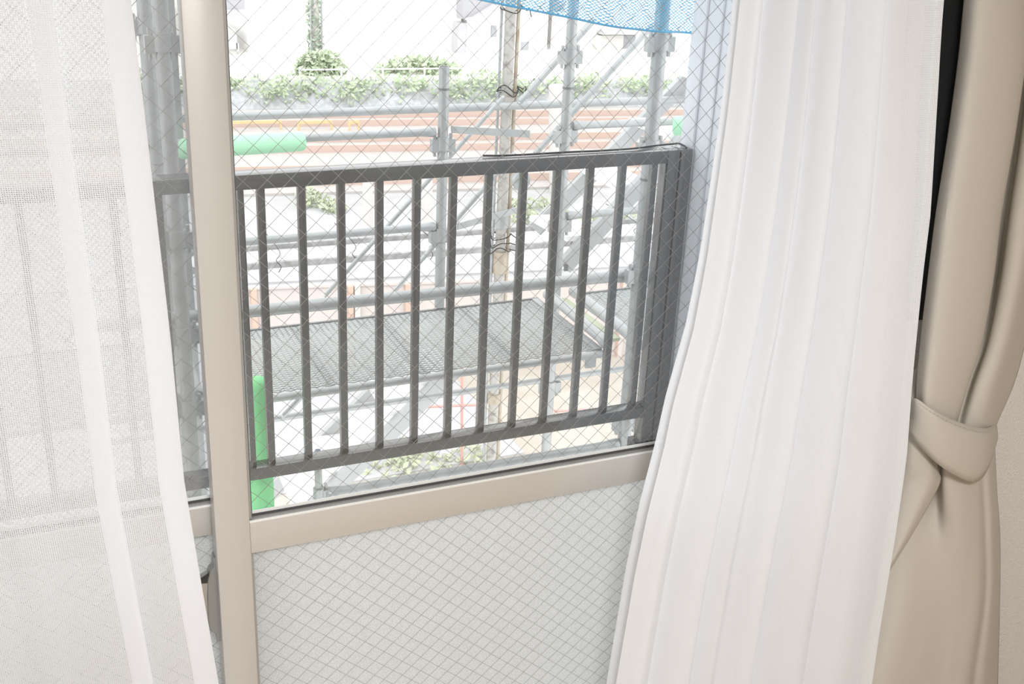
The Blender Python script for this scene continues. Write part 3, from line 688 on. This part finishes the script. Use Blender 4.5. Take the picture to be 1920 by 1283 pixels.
def bush(label, px, py0, py1, Y, wpx, m='leaf', name='bush', cat='bush'):
    lo, hi = at(px, py1, Y), at(px, py0, Y); wm = (at(px+wpx/2, py1, Y)-at(px-wpx/2, py1, Y)).length
    t = thing(name, label, cat, tuple(lo)); c = (lo+hi)/2; hz = (hi.z-lo.z)/2
    bb = MB(); leafy(bb, c, wm/2, min(wm/3, .6), hz, 800, .12)
    for k in range(5): leafy(bb, c+Vector((random.uniform(-.4, .4)*wm, random.uniform(-.15, .15)*wm, random.uniform(-.2, .6)*hz)), wm*.22, wm*.12, hz*.45, 220, .1)
    bb.build('foliage', m, t)
    s = MB()
    for k in range(4): s.tube(lo+Vector(((k-1.5)*.1, 0, -.3)), c+Vector(((k-1.5)*wm*.18, 0, hz*.4)), .03, 6, .012)
    s.build('stems', 'rust', t); return t
bush('green bush round the foot of the ivy-covered pole', 603, 92, 172, 32.3, 96)
bush('broad green bush right of the ivy-covered pole', 778, 104, 180, 32.1, 165)
bush('small pale green bush next to the window stile', 440, 160, 185, 31.5, 40)
bush('low green bush behind the weathered post', 905, 165, 192, 31.5, 90)
bush('green bush under the grey roofed house', 1025, 160, 195, 31.2, 110)
bush('pale green bush behind the right-hand scaffold post', 1175, 152, 192, 31.0, 130)
# ivy pole
pp, pq = at(592, 165, 33.2), at(588, -160, 33.2)
ip = thing('utility_pole', 'grey utility pole partly covered with green ivy', 'utility pole', tuple(pp))
MB().tube(pp-Vector((0, 0, .4)), pq, .13, 14, .11).build('shaft', 'pole', ip)
b = MB()
for k in range(60): leafy(b, pp.lerp(pq, random.random()**1.8*.62), .24, .24, .25, 16, .085)
b.build('ivy', 'leaf_d', ip)
for dx in (-.16, .16): MB().tube(pp+Vector((dx, -.15, 0)), pq+Vector((dx, -.15, 0)), .03, 8).build('cable_duct', 'galv', ip)
# white pipe fence in front of the houses
fe = thing('pipe_fence', 'white two-rail pipe fence in front of the houses', 'fence', tuple(at(700, 150, 32)))
for y0, y1 in ((131, 128), (146, 143)):
    MB().tube(at(560, y0, 31.45), at(870, y1, 31.2), .022, 8).build('rail', 'white', fe)
for x in (562, 640, 718, 796, 868): MB().tube(at(x, 172, 31.45-(x-560)/1240), at(x, 126, 31.45-(x-560)/1240), .025, 8).build('post', 'white', fe)
# houses
def house(label, px0, px1, Y, ztop, dep, m, extra=None):
    x0, x1 = at(px0, 150, Y).x, at(px1, 150, Y).x
    t = thing('house', label, 'house', ((x0+x1)/2, Y, GZ+.6)); MB().box((x0, Y, GZ+.55), (x1, Y+dep, ztop)).build('wall', m, t, smooth=False); return t, x0, x1
def pxbox(t, name, m, x0, y0, x1, y1, Y, dy=-.08):
    a, e = at(x0, y1, Y), at(x1, y0, Y); return MB().box((a.x, Y+dy, a.z), (e.x, Y+.01, e.z)).build(name, m, t)
t, _, _ = house('large white windowless building filling the upper left', 470, 862, 36, 3, 8, 'white')
pxbox(t, 'wall_vent', 'bwin', 532, 128, 539, 139, 36); pxbox(t, 'ledge', 'bgrey', 545, 112, 560, 116, 36)
pxbox(t, 'meter_box', 'bgrey', 520, 150, 528, 163, 36); pxbox(t, 'wall_sign', 'pinkp', 608, 44, 614, 50, 36, -.05)
pxbox(t, 'corner_pier', 'bgrey', 846, 40, 864, 168, 35.9, -.5)
t, _, _ = house('narrow cream house with a slate top beside the window stile', 380, 446, 36, -2.9, 6, 'cream')
pxbox(t, 'upper_storey', 'greyroof', 395, -250, 446, 17, 36, -.12); pxbox(t, 'eave', 'bgrey', 395, 17, 447, 31, 36, -.2)
pxbox(t, 'downpipe', 'bgrey', 443, 80, 447, 96, 36); pxbox(t, 'door', 'bgrey', 425, 62, 443, 92, 36)
t, hx0, hx1 = house('white house with a grey eave and small windows behind the weathered post', 872, 1022, 36, 2.5, 8, 'white')
a = [at(868, 36, 35.4), at(885, 33, 35.4), at(960, -12, 35.4), at(970, -60, 35.4), at(868, -60, 35.4)]
MB().prism(a, (0, .6, 0)).build('gable', 'greyroof', t, smooth=False)
MB().bar(at(870, 36, 35.3), at(886, 33, 35.3), .1, .06).build('gutter', 'bgrey', t); MB().bar(at(886, 33, 35.3), at(962, -14, 35.3), .1, .06).build('bargeboard', 'bgrey', t)
for r in ((920, 48, 930, 69), (889, 128, 915, 143), (890, 124, 912, 127), (975, 130, 984, 140), (976, 78, 990, 98), (915, 160, 942, 172)): pxbox(t, 'window', 'bwin', *r, 36)
for k in range(6): pxbox(t, 'louvre', 'bwin', 1000+k*5, 92, 1002+k*5, 116, 36)
pxbox(t, 'step_block', 'bgrey', 895, 150, 910, 172, 36, -.3); pxbox(t, 'porch', 'cream', 920, 158, 944, 176, 36, -.4)
t, _, _ = house('white house with a broad grey shuttered window below the blue net', 1052, 1296, 36, 2.5, 8, 'white')
for r in ((1028, 22, 1062, 168), ): pxbox(t, 'corner_pier', 'white', *r, 35.9, -.35)
pxbox(t, 'eave', 'bgrey', 1118, 54, 1240, 62, 36, -.5)
for r in ((1098, 108, 1116, 140), (1098, 130, 1130, 141), (1164, 66, 1190, 108), (1070, 82, 1084, 95)): pxbox(t, 'window', 'bwin', *r, 36)
pxbox(t, 'canopy', 'cream', 1110, 64, 1162, 98, 36, -.3); pxbox(t, 'low_wall', 'bgrey', 1105, 146, 1240, 170, 36, -.8)
for y in (112, 122, 132): pxbox(t, 'siding_line', 'bgrey', 1095, y, 1240, y+.8, 36, -.03)
t, _, _ = house('pale house at the far right behind the balcony wall', 1330, 1700, 36, 2, 8, 'white')
# concrete stub post between the tracks and the road
for x, y0, y1, w_, lb in ((1045, 160, 300, .17, 'wide pale concrete post standing among the tracks'), (690, 300, 385, .09, 'thin pale post in front of the nearest track'), (802, 330, 400, .09, 'thin pale post behind the short scaffold post')):
    p = atz(x, y1+60, GZ); q = at(x-1, y0, p.y)
    tag(MB().tube(p, q, w_, 12).build('concrete_post', 'pole'), lb, 'post')
# pink fence of panels with orange posts
pf = thing('panel_fence', 'low pinkish panel fence with orange posts beyond the mesh platform', 'fence', tuple(at(700, 560, 13)))
fa, fe_ = at(430, 541.5, 13.4), at(1330, 489, 12.2)
zt = fa.z
fa2, fe2 = Vector((fa.x, fa.y, GZ)), Vector((fe_.x, fe_.y, GZ)); fe_.z = zt
MB().prism([fa2, fe2, fe_, fa], (0, .03, 0)).build('panel', 'pinkp', pf)
MB().bar(fa, fe_, .06, .03).build('top_rail', 'pinkp', pf)
for x, m_ in ((484, 'orange'), (660, 'orange'), (672, 'cream'), (762, 'orange'), (1128, 'orange'), (1128.5, 'pinkp')):
    s = (at(x, 540, 13).x-fa.x)/(fe_.x-fa.x); p = fa.lerp(fe_, s); MB().box((p.x-.035, p.y-.07, GZ), (p.x+.035, p.y-.005, zt)).build('post', m_, pf)
# red pipe barrier under the platform
rb = thing('pipe_barrier', 'thin red pipe barrier standing under the mesh platform', 'barrier', tuple(atz(868, 860, GZ)))
for x, y0, y1 in ((866, 690, 815), (899, 690, 730)):
    p = atz(x, y1+60, GZ); MB().tube(p, at(x, y0, p.y), .016, 8).build('upright', 'redp', rb)
Yb = atz(866, 875, GZ).y
MB().tube(at(800, 763, Yb), at(898, 759, Yb), .016, 8).build('crossbar', 'redp', rb); MB().tube(at(1040, 771, Yb), at(1100, 768, Yb), .016, 8).build('crossbar', 'redp', rb)

# ------------------------------------------------------------------ light
wd = bpy.data.worlds.new('overcast_sky'); scene.world = wd; wd.use_nodes = True
bg = wd.node_tree.nodes['Background']; bg.inputs[0].default_value = (.97, .985, 1, 1); bg.inputs[1].default_value = SKY
sun = bpy.data.lights.new('sun', 'SUN'); sun.energy = .9; sun.angle = math.radians(25); sun.color = (1, .98, .95)
so = bpy.data.objects.new('sun', sun); COL.objects.link(so); so.rotation_euler = (math.radians(38), math.radians(-18), 0)
# added ceiling lamp, unseen behind the camera, brightens the room
lt = thing('added_room_lamp', 'added unseen round white ceiling lamp that brightens the room', 'lamp', (.1, -.55, ZC))
em = bpy.data.materials.new('added_lamp_glow'); em.use_nodes = True
e = em.node_tree.nodes['Principled BSDF']; e.inputs['Emission Color'].default_value = (1, .95, .88, 1); e.inputs['Emission Strength'].default_value = 1.0; M['glow'] = em
MB().lathe((.1, -.55, ZC), (.1, -.55, ZC-.10), [(0, .28), (.6, .28), (.9, .24), (1, .15)], 32).build('lamp_shade', 'glow', lt)
al = bpy.data.lights.new('added_room_light', 'AREA'); al.shape = 'DISK'; al.size = .6; al.energy = 90; al.color = (.985, .99, 1)  # added disk light that brightens the interior
ao = bpy.data.objects.new('added_room_light', al); COL.objects.link(ao); ao.location = (.1, -.55, ZC-.12)

scene.cycles.transparent_max_bounces = 40
scene.cycles.max_bounces = 10; scene.cycles.diffuse_bounces = 5; scene.cycles.glossy_bounces = 3; scene.cycles.transmission_bounces = 6
scene.cycles.sample_clamp_indirect = 6
vs = scene.view_settings; vs.view_transform = 'Standard'; vs.look = 'None'; vs.gamma = 1; vs.exposure = 0.0; vs.use_curve_mapping = False
for o in list(bpy.data.objects):
    if '_o' in o: del o['_o']
